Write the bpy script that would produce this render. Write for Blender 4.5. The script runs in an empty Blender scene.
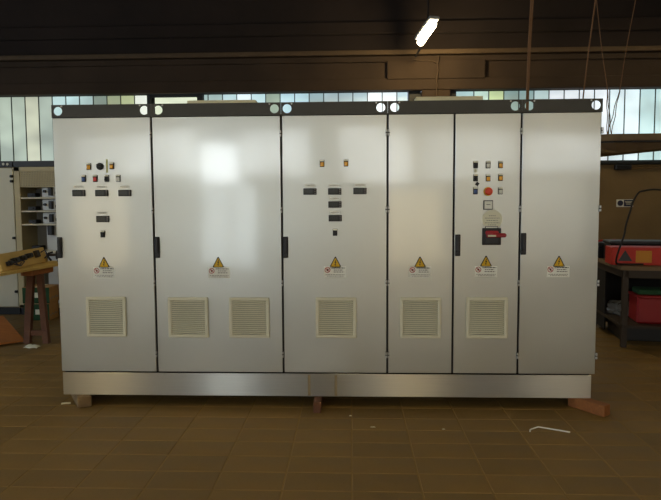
import bpy, bmesh, math, random
from mathutils import Vector, Matrix
random.seed(7)
S = bpy.context.scene
COL = S.collection

# ------------------------------------------------------------------ camera
F_PX = 602.0
cam = bpy.data.objects.new('camera', bpy.data.cameras.new('camera'))
COL.objects.link(cam)
S.camera = cam
cam.data.sensor_fit = 'HORIZONTAL'
cam.data.sensor_width = 36.0
cam.data.lens = F_PX / 661.0 * 36.0
cam.data.shift_x = (330.5 - 327.0) / 661.0
cam.data.shift_y = -(250.0 - 246.0) / 661.0
yaw, pitch, roll = -0.0396, 0.0730, -0.0054
fw = Vector((math.sin(yaw) * math.cos(pitch), math.cos(yaw) * math.cos(pitch), -math.sin(pitch)))
r0 = Vector((math.cos(yaw), -math.sin(yaw), 0)); u0 = r0.cross(fw)
rr = math.cos(roll) * r0 + math.sin(roll) * u0
uu = -math.sin(roll) * r0 + math.cos(roll) * u0
M4 = Matrix((rr, uu, -fw)).transposed().to_4x4()
M4.translation = Vector((2.3149, -4.6363, 1.6113))
cam.matrix_world = M4
cam.data.clip_start = 0.05

# ------------------------------------------------------------------ world, exposure
W = bpy.data.worlds.new('world'); S.world = W; W.use_nodes = True
W.node_tree.nodes['Background'].inputs[0].default_value = (0.75, 0.85, 1.0, 1)
W.node_tree.nodes['Background'].inputs[1].default_value = 0.6
S.view_settings.view_transform = 'Standard'
S.view_settings.look = 'None'
S.view_settings.gamma = 1.0
S.view_settings.use_curve_mapping = False
S.view_settings.exposure = 0.0
# strengths of the hall's daylight and lamps
FRONT_WIN = 3.3      # window strip of the wall behind the camera
FRONT_SASH = 11.0     # the one open sash in that strip
SIDE_STRIP = 6.0           # added high gate in the left wall
BACK_WIN = 0.95      # channel glass of the far wall
LAMP_W = 40.0        # unseen warm pendants added over floor and background


def lamp_light(name, loc, power, color, radius, parent=None):
    l = bpy.data.lights.new(name, 'POINT')
    l.energy = power; l.color = color; l.shadow_soft_size = radius
    o = bpy.data.objects.new(name, l); COL.objects.link(o); o.location = loc
    return o


# ------------------------------------------------------------------ helpers: mesh builder
class B:
    def __init__(s):
        s.v = []; s.f = []; s.m = []; s.sm = []

    def add(s, verts, faces, mi=0, smooth=False):
        n = len(s.v)
        s.v += [tuple(p) for p in verts]
        for f in faces:
            s.f.append(tuple(i + n for i in f)); s.m.append(mi); s.sm.append(smooth)
        return s

    def box(s, c, d, mi=0, bev=0.0, rot=None):
        c = Vector(c); h = Vector(d) * 0.5
        b = min(bev, min(h) * 0.8)
        if b <= 0:
            pts = [Vector((x * h.x, y * h.y, z * h.z)) for x in (-1, 1) for y in (-1, 1) for z in (-1, 1)]
            fs = [(0, 1, 3, 2), (4, 6, 7, 5), (0, 4, 5, 1), (2, 3, 7, 6), (0, 2, 6, 4), (1, 5, 7, 3)]
        else:
            pts = []; idx = {}
            for x in (-1, 1):
                for y in (-1, 1):
                    for z in (-1, 1):
                        for a in range(3):
                            p = [x * (h.x - b), y * (h.y - b), z * (h.z - b)]
                            p[a] = (x, y, z)[a] * h[a]
                            idx[(x, y, z, a)] = len(pts); pts.append(Vector(p))
            fs = []
            for a in range(3):
                o = [i for i in range(3) if i != a]
                for sg in (-1, 1):
                    q = []
                    for (p1, p2) in ((-1, -1), (1, -1), (1, 1), (-1, 1)):
                        k = [0, 0, 0]; k[a] = sg; k[o[0]] = p1; k[o[1]] = p2
                        q.append(idx[(k[0], k[1], k[2], a)])
                    flip = (sg > 0) == (a == 1)
                    fs.append(tuple(reversed(q)) if flip else tuple(q))
            for a in range(3):       # edge chamfers, edge runs along axis a
                o = [i for i in range(3) if i != a]
                for p1 in (-1, 1):
                    for p2 in (-1, 1):
                        q = []
                        for (sg, ax) in ((-1, o[0]), (1, o[0]), (1, o[1]), (-1, o[1])):
                            k = [0, 0, 0]; k[a] = sg; k[o[0]] = p1; k[o[1]] = p2
                            q.append(idx[(k[0], k[1], k[2], ax)])
                        fs.append(tuple(q))
            for x in (-1, 1):
                for y in (-1, 1):
                    for z in (-1, 1):
                        fs.append(tuple(idx[(x, y, z, a)] for a in range(3)))
        if rot is not None:
            R = rot if isinstance(rot, Matrix) else Matrix.Rotation(rot, 3, 'Z')
            pts = [R @ p for p in pts]
        return s.add([c + p for p in pts], fs, mi)

    def cyl(s, p0, p1, r, n=16, mi=0, r2=None, caps=True, smooth=True):
        p0 = Vector(p0); p1 = Vector(p1); r2 = r if r2 is None else r2
        d = (p1 - p0).normalized()
        a = d.orthogonal().normalized(); b = d.cross(a)
        ring = [(math.cos(2 * math.pi * i / n), math.sin(2 * math.pi * i / n)) for i in range(n)]
        pts = [p0 + (a * c + b * q) * r for c, q in ring] + [p1 + (a * c + b * q) * r2 for c, q in ring]
        s.add(pts, [(i, (i + 1) % n, n + (i + 1) % n, n + i) for i in range(n)], mi, smooth)
        if caps:
            s.add(pts[:n], [tuple(reversed(range(n)))], mi); s.add(pts[n:], [tuple(range(n))], mi)
        return s

    def prism(s, outline, axis, lo, hi, mi=0):
        """outline: 2D points; axis the extruded one ('y': outline is x,z; 'z': x,y; 'x': y,z)"""
        def P(a, b, t):
            return {'y': (a, t, b), 'z': (a, b, t), 'x': (t, a, b)}[axis]
        n = len(outline)
        pts = [P(a, b, lo) for a, b in outline] + [P(a, b, hi) for a, b in outline]
        fs = [tuple(range(n)), tuple(reversed(range(n, 2 * n)))]
        fs += [(i, n + i, n + (i + 1) % n, (i + 1) % n) for i in range(n)]
        return s.add(pts, fs, mi)

    def tube(s, pts, r, n=8, mi=0):
        pts = [Vector(p) for p in pts]
        rings = []; a = None
        for i, p in enumerate(pts):
            d = (pts[min(i + 1, len(pts) - 1)] - pts[max(i - 1, 0)]).normalized()
            a = d.orthogonal().normalized() if a is None else (a - d * a.dot(d)).normalized()
            b = d.cross(a)
            rad = r[i] if isinstance(r, (list, tuple)) else r
            rings.append([p + (a * math.cos(2 * math.pi * k / n) + b * math.sin(2 * math.pi * k / n)) * rad for k in range(n)])
        v = [q for g in rings for q in g]; fs = []
        for i in range(len(pts) - 1):
            for k in range(n):
                fs.append((i * n + k, i * n + (k + 1) % n, (i + 1) * n + (k + 1) % n, (i + 1) * n + k))
        s.add(v, fs, mi, True)
        s.add(rings[0], [tuple(reversed(range(n)))], mi); s.add(rings[-1], [tuple(range(n))], mi)
        return s

    def mesh(s, name, mats):
        me = bpy.data.meshes.new(name)
        me.from_pydata(s.v, [], s.f)
        for m in (mats if isinstance(mats, (list, tuple)) else [mats]):
            me.materials.append(m)
        me.polygons.foreach_set('material_index', s.m)
        me.polygons.foreach_set('use_smooth', s.sm)
        bm = bmesh.new(); bm.from_mesh(me)
        bmesh.ops.recalc_face_normals(bm, faces=bm.faces)
        bm.to_mesh(me); bm.free()
        return me


WL = {}


def obj(name, src, mats=None, parent=None, at=None):
    """one mesh object; a builder is in world coordinates unless at (its world place) is given"""
    me = src.mesh(name, mats) if isinstance(src, B) else src
    o = bpy.data.objects.new(name, me); COL.objects.link(o)
    base = WL.get(parent.name, Vector((0, 0, 0))) if parent else Vector((0, 0, 0))
    if parent:
        o.parent = parent
    if at is None:
        o.location = -base; WL[o.name] = Vector((0, 0, 0))
    else:
        o.location = Vector(at) - base; WL[o.name] = Vector(at)
    return o


def tag(o, label, cat, group=None):
    o['label'] = label; o['category'] = cat
    if group:
        o['group'] = group
    return o


def thing(name, label, cat, loc, group=None):
    o = bpy.data.objects.new(name, None); COL.objects.link(o)
    o.empty_display_size = 0.1; o.location = loc; WL[o.name] = Vector(loc)
    return tag(o, label, cat, group)


def struct(name, src, mats):
    o = obj(name, src, mats); o['kind'] = 'structure'
    return o


# ------------------------------------------------------------------ helpers: materials
def lin(c):
    return tuple(((x / 255) / 12.92 if x / 255 <= 0.04045 else ((x / 255 + 0.055) / 1.055) ** 2.4) for x in c) + (1,)


def mat(name, rgb, rough=0.6, metal=0.0, var=0.0, scale=6.0, bump=0.0, bscale=40.0, rvar=0.0, objvar=0.0, stretch=None, spec=0.5, rgb2=None):
    m = bpy.data.materials.new(name); m.use_nodes = True
    nt = m.node_tree; N = nt.nodes; L = nt.links
    p = N['Principled BSDF']
    p.inputs['Base Color'].default_value = lin(rgb)
    p.inputs['Roughness'].default_value = rough
    p.inputs['Metallic'].default_value = metal
    p.inputs['Specular IOR Level'].default_value = spec
    tc = N.new('ShaderNodeTexCoord'); src = tc.outputs['Object']
    if stretch:
        mp = N.new('ShaderNodeMapping'); mp.inputs['Scale'].default_value = stretch
        L.new(src, mp.inputs['Vector']); src = mp.outputs['Vector']
    if var or rvar or rgb2:
        n = N.new('ShaderNodeTexNoise'); n.inputs['Scale'].default_value = scale; n.inputs['Detail'].default_value = 5
        L.new(src, n.inputs['Vector'])
        if var or rgb2:
            r = N.new('ShaderNodeMix'); r.data_type = 'RGBA'
            c = Vector(lin(rgb)[:3])
            r.inputs['A'].default_value = tuple(c * (1 - var)) + (1,)
            r.inputs['B'].default_value = lin(rgb2) if rgb2 else tuple(c * (1 + var)) + (1,)
            rp = N.new('ShaderNodeMapRange'); rp.inputs['From Min'].default_value = 0.3; rp.inputs['From Max'].default_value = 0.7
            L.new(n.outputs['Fac'], rp.inputs['Value']); L.new(rp.outputs['Result'], r.inputs['Factor'])
            out = r.outputs['Result']
            if objvar:
                oi = N.new('ShaderNodeObjectInfo'); hv = N.new('ShaderNodeHueSaturation')
                mr = N.new('ShaderNodeMapRange'); mr.inputs['To Min'].default_value = 1 - objvar; mr.inputs['To Max'].default_value = 1 + objvar
                L.new(oi.outputs['Random'], mr.inputs['Value']); L.new(mr.outputs['Result'], hv.inputs['Value'])
                L.new(out, hv.inputs['Color']); out = hv.outputs['Color']
            L.new(out, p.inputs['Base Color'])
        if rvar:
            mr = N.new('ShaderNodeMapRange'); mr.inputs['From Min'].default_value = 0.3; mr.inputs['From Max'].default_value = 0.7
            mr.inputs['To Min'].default_value = rough - rvar; mr.inputs['To Max'].default_value = rough + rvar
            L.new(n.outputs['Fac'], mr.inputs['Value']); L.new(mr.outputs['Result'], p.inputs['Roughness'])
    if bump:
        n2 = N.new('ShaderNodeTexNoise'); n2.inputs['Scale'].default_value = bscale; n2.inputs['Detail'].default_value = 4
        L.new(src, n2.inputs['Vector'])
        bp = N.new('ShaderNodeBump'); bp.inputs['Strength'].default_value = 1.0; bp.inputs['Distance'].default_value = bump
        L.new(n2.outputs['Fac'], bp.inputs['Height']); L.new(bp.outputs['Normal'], p.inputs['Normal'])
    return m


def emit(name, rgb, strength, per_object=False, scale=1.5):
    """a lit pane or lamp; the panes vary softly with what stands outside the ribbed glass"""
    m = bpy.data.materials.new(name); m.use_nodes = True
    nt = m.node_tree; N = nt.nodes; L = nt.links
    p = N['Principled BSDF']
    p.inputs['Base Color'].default_value = (0.25, 0.3, 0.3, 1); p.inputs['Roughness'].default_value = 0.35
    p.inputs['Emission Color'].default_value = rgb + (1,)
    p.inputs['Emission Strength'].default_value = strength
    if per_object:
        oi = N.new('ShaderNodeObjectInfo'); g = N.new('ShaderNodeNewGeometry'); n = N.new('ShaderNodeTexNoise')
        mp = N.new('ShaderNodeMapping'); mp.inputs['Scale'].default_value = (1.2, 1, 1.6)
        n.inputs['Scale'].default_value = scale; n.inputs['Detail'].default_value = 1
        L.new(g.outputs['Position'], mp.inputs['Vector']); L.new(mp.outputs['Vector'], n.inputs['Vector'])
        mr = N.new('ShaderNodeMapRange'); mr.inputs['From Min'].default_value = 0.3; mr.inputs['From Max'].default_value = 0.7
        mr.inputs['To Min'].default_value = strength * 0.72; mr.inputs['To Max'].default_value = strength * 1.22
        L.new(n.outputs['Fac'], mr.inputs['Value']); L.new(mr.outputs['Result'], p.inputs['Emission Strength'])
        L.new(oi.outputs['Color'], p.inputs['Emission Color'])
    return m


M = {}
m = mat('grey_satin_enamel', (204, 206, 198), 0.40, 0.93, var=0.03, scale=1.6, rvar=0.045)
p = m.node_tree.nodes['Principled BSDF']
p.inputs['Coat Weight'].default_value = 0.8; p.inputs['Coat Roughness'].default_value = 0.09; p.inputs['Coat IOR'].default_value = 1.75
_n = m.node_tree.nodes.new('ShaderNodeTexNoise'); _n.inputs['Scale'].default_value = 1.1; _n.inputs['Detail'].default_value = 0.5
_b = m.node_tree.nodes.new('ShaderNodeBump'); _b.inputs['Strength'].default_value = 1.0; _b.inputs['Distance'].default_value = 0.012
_t = m.node_tree.nodes.new('ShaderNodeTexCoord')
m.node_tree.links.new(_t.outputs['Object'], _n.inputs['Vector']); m.node_tree.links.new(_n.outputs['Fac'], _b.inputs['Height'])
m.node_tree.links.new(_b.outputs['Normal'], p.inputs['Coat Normal'])
M['door'] = m
M['body'] = mat('grey_cabinet_body', (150, 150, 146), 0.5, 0.1)
M['gasket'] = mat('dark_gap_rubber', (22, 20, 18), 0.8)  # near-black standing in for shade: door gaps, plinth underside, bench back
M['rail'] = mat('anthracite_rail', (66, 65, 60), 0.55, 0.1, var=0.08)
M['chrome'] = mat('chrome', (205, 205, 200), 0.4, 0.3)
M['black'] = mat('black_plastic', (20, 20, 21), 0.45)
M['black2'] = mat('dark_grey_plastic', (44, 44, 46), 0.5)
M['vent'] = mat('pebble_grey_plastic', (222, 219, 195), 0.5)
M['ventgap'] = mat('vent_filter', (100, 97, 82), 0.9)
M['yellow'] = mat('warning_yellow', (222, 178, 16), 0.5)
M['ink'] = mat('black_ink', (25, 22, 20), 0.6)
M['white'] = mat('white_label', (240, 242, 232), 0.55)
M['cream'] = mat('cream_label', (230, 230, 206), 0.55)
M['greytext'] = mat('grey_print', (120, 115, 108), 0.6)
M['redink'] = mat('red_ink', (170, 45, 40), 0.6)
M['amber'] = mat('amber_lens', (246, 178, 40), 0.25)
M['blue'] = mat('blue_lens', (45, 80, 140), 0.3)
M['red'] = mat('red_lens', (215, 40, 30), 0.3)
M['orange_red'] = mat('emergency_red', (232, 70, 30), 0.35)
M['red_handle'] = mat('red_handle', (158, 26, 36), 0.35)
M['lcd'] = mat('meter_window', (66, 70, 62), 0.22)
M['lime'] = mat('yellow_green_tape', (186, 186, 112), 0.5)
M['cablebrown'] = mat('dusty_brown_cable', (74, 58, 40), 0.8)
M['oldtape'] = mat('old_tape_residue', (150, 132, 96), 0.6)
M['floorbase'] = mat('floor_grout', (136, 110, 62), 0.9, var=0.15, scale=3)
M['tile'] = mat('brown_clay_tile', (124, 97, 46), 0.62, var=0.17, scale=2.2, objvar=0.10, bump=0.0012, bscale=30, rvar=0.08)
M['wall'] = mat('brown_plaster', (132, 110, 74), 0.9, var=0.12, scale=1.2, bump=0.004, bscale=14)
M['darkwall'] = mat('sooty_concrete', (42, 32, 26), 0.95, var=0.25, scale=0.9, bump=0.004, bscale=8)  # one dark tone for ceiling and upper wall
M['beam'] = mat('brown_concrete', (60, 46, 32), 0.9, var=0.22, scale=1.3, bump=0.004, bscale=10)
M['joint'] = mat('grey_green_joint', (62, 70, 66), 0.6)
M['ledge'] = mat('dusty_steel_ledge', (88, 70, 48), 0.8, var=0.1)
M['frame'] = mat('dark_window_frame', (30, 32, 32), 0.6)
M['wood'] = mat('reddish_wood', (150, 94, 46), 0.7, var=0.18, scale=8, stretch=(1, 8, 8), bump=0.001)
M['palewood'] = mat('pale_board', (226, 220, 186), 0.7, var=0.08, scale=5)
M['brickwood'] = mat('red_brown_wood', (104, 66, 42), 0.75, var=0.2, scale=12)
M['greywood'] = mat('weathered_wood', (122, 98, 64), 0.85, var=0.2, scale=10)
M['beige'] = mat('beige_enamel', (176, 164, 128), 0.5, var=0.03)
M['ivory'] = mat('ivory_enamel', (196, 192, 172), 0.5)
M['galv'] = mat('galvanised_plate', (190, 192, 190), 0.5, 0.2, var=0.06)
M['chassis'] = mat('yellow_beige_plate', (214, 182, 104), 0.6, var=0.06)
M['carton'] = mat('cardboard', (170, 132, 82), 0.9, var=0.08, scale=9)
M['green'] = mat('green_print', (30, 76, 42), 0.8)
M['rope'] = mat('brown_rope', (120, 88, 60), 0.9)
M['boxred'] = mat('red_box', (196, 44, 30), 0.55, var=0.06)
M['boxyellow'] = mat('yellow_print', (206, 140, 40), 0.6)
M['benchsteel'] = mat('bench_steel', (62, 52, 42), 0.6, 0.3, var=0.12)
M['benchtop'] = mat('worn_bench_top', (120, 98, 70), 0.7, var=0.2, scale=7)
M['binred'] = mat('red_plastic_bin', (150, 18, 22), 0.45)
M['plywood'] = mat('orange_plywood', (176, 108, 44), 0.75, var=0.12, scale=5, stretch=(1, 6, 1))
M['board'] = mat('brown_board', (126, 106, 78), 0.8, var=0.15, scale=6)
M['rubber'] = mat('black_rubber', (26, 24, 23), 0.6)
M['bluebox'] = mat('dark_blue_print', (44, 48, 74), 0.6)
M['panel_back'] = mat('panel_backplate', (124, 123, 116), 0.6, 0.1)
M['glass'] = emit('channel_glass', (1, 1, 1), BACK_WIN, True)
M['glassfront'] = emit('channel_glass_sunny_side', (0.93, 0.98, 1.0), FRONT_WIN, True)
M['sash'] = emit('open_sash_daylight', (0.88, 0.95, 1.0), FRONT_SASH)
M['gate'] = emit('gate_daylight', (0.62, 0.80, 1.0), SIDE_STRIP)
M['door_warm'] = emit('glazed_door_warm_room', (1.0, 0.78, 0.44), 2.2)  # glows of the added low panels, smeared into streaks by the plinth
M['door_cool'] = emit('glazed_door_daylight', (0.85, 0.95, 1.0), 3.6)
M['door_pale'] = emit('glazed_door_pale_room', (1.0, 0.92, 0.78), 0.9)
M['opal'] = emit('opal_bowl_glow', (1.0, 0.78, 0.44), 30.0)
M['lampglow'] = emit('lamp_tube', (1.0, 0.86, 0.6), 22.0)

# brushed stainless plinth: horizontal brushing smears reflections vertically
m = mat('brushed_stainless', (198, 196, 186), 0.282, 1.0, var=0.05, scale=5, stretch=(0.5, 1, 40))
p = m.node_tree.nodes['Principled BSDF']
p.inputs['Anisotropic'].default_value = 1.0
tg = m.node_tree.nodes.new('ShaderNodeCombineXYZ'); tg.inputs[2].default_value = 1.0
m.node_tree.links.new(tg.outputs[0], p.inputs['Tangent'])
M['steel'] = m
# clear plastic bag
m = mat('clear_plastic_film', (190, 188, 180), 0.25); m.node_tree.nodes['Principled BSDF'].inputs['Transmission Weight'].default_value = 0.6
M['film'] = m

# ------------------------------------------------------------------ setting: floor of tiles
TX, TY, X0, Y0 = 0.391, 0.228, 0.362, -0.474
fb = B().box((1.5, -2.1, -0.1025), (19.4, 17.2, 0.2))
floor = struct('floor', fb, M['floorbase'])


def tile_mesh():
    return B().box((0, 0, -0.006), (TX - 0.009, TY - 0.009, 0.012), 0, 0.0025).mesh('tile', M['tile'])


tile_me = tile_mesh()
Minv = M4.inverted()
near = []; far = []
for i in range(-22, 28):
    for j in range(-43, 32):
        x = X0 + (i + 0.5) * TX; y = Y0 + (j + 0.5) * TY
        if not (-8.1 < x < 11.1 and -10.4 < y < 6.2):
            continue
        q = Minv @ Vector((x, y, 0))
        vis = False
        if q.z < -0.3:
            px = 327 + F_PX * q.x / -q.z; py = 246 - F_PX * q.y / -q.z
            hid = 0.1 < x < 4.1 and y > 0.25
            vis = -25 < px < 686 and py < 520 and not hid and y < 3.4
        if vis:
            near.append((-q.z, x, y))
        else:
            far.append((x, y))
near.sort()
for k, (d, x, y) in enumerate(near):
    if k < 300:
        o = obj('tile', tile_me, None, floor, (x, y, 0.0))
        o.location.z += random.uniform(-0.0012, 0.0)
        o.rotation_euler = (random.uniform(-1, 1) * 0.004, random.uniform(-1, 1) * 0.004, 0)
    else:
        far.append((x, y))
fb = B()
for x, y in far:
    fb.box((x, y, -0.006 + random.uniform(-0.001, 0)), (TX - 0.009, TY - 0.009, 0.012))
o = obj('tile_field', fb, M['tile'], floor); o['kind'] = 'stuff'

# ------------------------------------------------------------------ setting: walls, ceiling, girder
SILL, HEAD, CEIL = 2.288, 3.60, 5.8
PY0, PX0, PX1 = 6.3, 3.57, 4.065
wb = B()
wb.box((1.5, 6.4, SILL / 2), (19.4, 0.2, SILL))
struct('wall_back', wb, M['wall'])
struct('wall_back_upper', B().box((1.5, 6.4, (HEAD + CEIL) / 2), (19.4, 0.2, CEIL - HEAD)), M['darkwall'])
struct('wall_left', B().box((-8.15, -2.1, SILL / 2), (0.1, 16.8, SILL)).box((-8.15, -2.1, (CEIL + 3.4) / 2), (0.1, 16.8, CEIL - 3.4))
       .box((-8.15, 4.65, 2.85), (0.1, 3.3, 1.14)).box((-8.15, -9.9, 2.85), (0.1, 1.2, 1.14)), M['wall'])
struct('wall_right', B().box((11.15, -2.1, CEIL / 2), (0.1, 16.8, CEIL)), M['wall'])
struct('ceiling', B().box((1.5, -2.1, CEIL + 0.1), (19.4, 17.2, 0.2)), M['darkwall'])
struct('trim_1', B().box((1.5, 6.27, SILL - 0.02), (18.8, 0.06, 0.05), 0, 0.01), M['frame'])

# crane girder along the far wall: lower flange, recessed web, upper ledge, solid block over the pillar
gb = B()
gb.box((1.5, 6.225, 3.668), (19.0, 0.15, 0.206), 0, 0.012)               # lower flange
gb.box((1.5, 6.26, 3.92), (19.0, 0.08, 0.32))                            # web
gb.box((1.5, 6.235, 4.108), (19.0, 0.13, 0.10), 0, 0.01)                 # under-ledge
gb.box((3.81, 6.215, 3.91), (1.70, 0.17, 0.32), 0, 0.008)                # solid block
gb.box((-7.0, 6.215, 3.91), (1.70, 0.17, 0.32), 0, 0.008)
beam = struct('beam', gb, M['beam'])
struct('trim_5', B().box((1.5, 6.20, 4.21), (19.0, 0.20, 0.082), 0, 0.01), M['ledge'])
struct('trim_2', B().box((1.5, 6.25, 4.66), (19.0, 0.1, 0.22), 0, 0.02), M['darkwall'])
struct('pillar', B().box((3.8175, 6.26, 1.78), (0.495, 0.22, 3.56), 0, 0.012), M['beam'])

# far windows: upright panes of channel glass between dark joints
C_MUTE, C_GREEN, C_BLUE, C_WHITE, C_YEL = (0.30, 0.36, 0.31), (0.33, 0.45, 0.42), (0.46, 0.66, 0.70), (0.86, 0.98, 1.0), (0.62, 0.70, 0.48)


def window(n, x0, x1, seams, colour, z0=SILL + 0.01, z1=HEAD - 0.015, y=6.33):
    fr = B()
    fr.box(((x0 + x1) / 2, y + 0.08, (z0 + z1) / 2), (x1 - x0, 0.03, z1 - z0))
    for z in (z0 + 0.012, z1 - 0.012):
        fr.box(((x0 + x1) / 2, y + 0.03, z), (x1 - x0, 0.1, 0.024))
    w = struct('window_%d' % n, fr, M['frame'])
    cache = {}
    for a, b in zip(seams[:-1], seams[1:]):
        wd = round(b - a - 0.013, 3)
        if wd not in cache:
            h = z1 - z0 - 0.05
            cache[wd] = B().box((0, 0, 0), (wd, 0.03, h), 0, 0.006).mesh('pane', M['glass'])
        o = obj('pane', cache[wd], None, w, ((a + b) / 2, y + 0.03, (z0 + z1) / 2))
        c = colour((a + b) / 2)
        k = random.uniform(0.93, 1.07)
        o.color = (c[0] * k, c[1] * k, c[2] * k, 1)
        if 'bar' not in cache:
            cache['bar'] = B().box((0, 0, 0), (0.016, 0.02, z1 - z0 - 0.04), 0, 0.004).mesh('joint_bar', M['joint'])
        if b < seams[-1]:
            obj('joint_bar', cache['bar'], None, w, (b, y + 0.011, (z0 + z1) / 2))
    return w


def seq(a, b, step):
    out = [a]
    while out[-1] + step < b - 0.08:
        out.append(out[-1] + step)
    return out + [b]


def steps(table):
    def f(x):
        for lim, c in table:
            if x < lim:
                return c
        return table[-1][1]
    return f


# what stands outside tints each pane: sky, a pale wall, bushes
col_left = steps([(-3.6, (0.36, 0.42, 0.33)), (-3.35, (0.46, 0.47, 0.34)), (-3.1, (0.34, 0.40, 0.33)), (-2.85, (0.42, 0.58, 0.57)), (-2.6, (0.50, 0.70, 0.70)), (-2.34, (0.44, 0.60, 0.58)),
                  (-2.08, (0.26, 0.33, 0.26)), (-1.83, (0.40, 0.45, 0.25)), (-1.58, (0.54, 0.60, 0.30)), (0, (0.88, 0.92, 0.80))])
col_mid = steps([(-0.1, (0.34, 0.47, 0.45)), (0.2, (0.42, 0.58, 0.60)), (0.45, (0.78, 0.92, 0.96)), (0.72, (0.55, 0.78, 0.82)), (0.95, (0.26, 0.34, 0.27)), (1.45, (0.52, 0.76, 0.84)), (1.75, (0.36, 0.52, 0.56)),
                 (2.6, (0.44, 0.58, 0.62)), (3.15, (0.92, 1.0, 1.04)), (4, (0.56, 0.74, 0.80))])
col_right = steps([(4.45, (0.34, 0.50, 0.50)), (4.7, (0.42, 0.58, 0.50)), (4.95, (0.50, 0.62, 0.32)), (5.2, (0.24, 0.36, 0.34)), (5.5, (0.30, 0.46, 0.46)), (5.75, (0.56, 0.74, 0.74)), (6.9, (0.98, 1.06, 1.12)),
                   (7.3, (0.78, 0.94, 0.98)), (20, (0.56, 0.78, 0.78))])


window(1, -8.0, -1.36, [-7.975 + 0.2545 * k for k in range(26)] + [-1.36], col_left)
window(3, -0.34, 3.34, [-0.34] + [1.573 + 0.262 * k for k in range(-7, 7)] + [3.34], col_mid)
window(4, 4.19, 11.0, [4.19] + [4.51 + 0.264 * k for k in range(0, 24)] + [11.0], col_right)
# the hinged sash between the fixed bays
w2 = window(2, -1.30, -0.40, [-1.24, -0.46], lambda x: (0.72, 0.78, 0.58), SILL + 0.06, HEAD - 0.06, 6.31)
for c, d in (((-1.33, 6.32, 2.94), (0.06, 0.12, 1.31)), ((-0.37, 6.32, 2.94), (0.06, 0.12, 1.31)), ((-0.85, 6.32, HEAD - 0.03), (0.9, 0.12, 0.06)), ((-0.85, 6.32, SILL + 0.03), (0.9, 0.12, 0.06))):
    obj('sash_bar', B().box(c, d, 0, 0.006), M['frame'], w2)
struct('trim_3', B().box((3.455, 6.32, 2.94), (0.22, 0.1, 1.30), 0, 0.01), M['frame'])
struct('trim_4', B().box((4.128, 6.32, 2.94), (0.12, 0.1, 1.30), 0, 0.01), M['frame'])

# wall behind the camera: a strip of windows over a brown wall, one sash standing open
FY = -10.5
struct('wall_front', B().box((1.5, FY - 0.1, 1.02), (19.4, 0.2, 2.04)).box((-4.76, FY - 0.1, 2.12), (6.88, 0.2, 0.16)).box((5.325, FY - 0.1, 2.12), (11.75, 0.2, 0.16)).box((1.5, FY - 0.1, (3.27 + CEIL) / 2), (19.4, 0.2, CEIL - 3.27)), M['wall'])
bays = [(-8.0, -5.2, 0.55), (-4.7, -3.35, 0.7), (-3.35, -1.42, 1.15), (-0.45, 1.38, 1.25), (2.18, 3.75, 1.25), (3.95, 6.35, 0.75), (6.55, 8.6, 1.1), (9.0, 11.0, 0.8)]
edges = [(-8.2, -8.0), (-5.2, -4.7), (-1.42, -1.32), (-0.55, -0.45), (1.38, 2.18), (3.75, 3.95), (6.35, 6.55), (8.6, 9.0), (11.0, 11.2)]
for k, (a, b, c) in enumerate(bays):
    o = struct('window_%d' % (5 + k), B().box(((a + b) / 2, FY - 0.05, 2.76), (b - a, 0.04, 1.04)), M['glassfront'])
    o.color = (0.93 * c, 0.98 * c, 1.0 * c, 1)
struct('window_13', B().box((-0.935, FY - 0.05, 2.46), (0.77, 0.04, 0.84)), M['sash'])
fb = B()
for a, b in edges:
    fb.box(((a + b) / 2, FY - 0.06, 2.75), (b - a, 0.16, 1.1))
fb.box((-0.935, FY - 0.06, 3.09), (0.77, 0.16, 0.42))
struct('wall_front_piers', fb, M['wall'])
# glowing panels added low in the same wall to streak the plinth
for k, (x0, x1, z1, mm) in enumerate([(-4.75, -3.35, 2.0, 'door_warm'), (-1.30, -0.15, 2.0, 'door_cool'), (3.05, 4.55, 2.0, 'door_warm'), (6.5, 8.0, 2.0, 'door_pale')]):
    d = struct('door_%d' % (k + 1), B().box(((x0 + x1) / 2, FY + 0.005, z1 / 2 + 0.05), (x1 - x0, 0.03, z1 - 0.1)), M[mm])
    obj('door_frame', B().box((x0 - 0.04, FY + 0.03, z1 / 2), (0.08, 0.08, z1)).box((x1 + 0.04, FY + 0.03, z1 / 2), (0.08, 0.08, z1)).box(((x0 + x1) / 2, FY + 0.03, z1 / 2 + 0.03), (0.06, 0.06, z1 - 0.06)), M['frame'], d)
# added gate high in the left wall for cool light on the doors
struct('window_14', B().box((-8.13, -3.15, 2.84), (0.04, 12.3, 1.1)), M['gate'])

# ------------------------------------------------------------------ unseen hall lamps added for the warm light
WARM = (1.0, 0.80, 0.43)
for k, (x, y, p_, lb) in enumerate([(-1.6, -2.2, 1.0, 'hall lamp hanging before the left end of the cabinets'), (2.3, -2.6, 1.0, 'hall lamp hanging before the middle of the cabinets'),
                                (6.2, -2.2, 1.0, 'hall lamp hanging before the right end of the cabinets'), (-2.8, 0.3, 1.8, 'hall lamp hanging over the trestle table'), (7.4, 4.4, 0.7, 'hall lamp hanging over the workbench')]):
    t = thing('pendant_lamp', lb, 'lamp', (x, y, 5.0), 'hall lamps')
    obj('lamp_shade', B().cyl((x, y, 4.95), (x, y, 5.20), 0.24, 20, 0, 0.07, caps=False), M['galv'], t)
    obj('cord', B().cyl((x, y, 5.19), (x, y, CEIL), 0.012, 8), M['rubber'], t)
    obj('bulb', B().cyl((x, y, 5.10), (x, y, 5.18), 0.05, 12, 0, 0.03), M['lampglow'], t)
    l = lamp_light('lamp_light', (0, 0, 0.02), LAMP_W * p_, WARM, 0.06); l.parent = t
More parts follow.
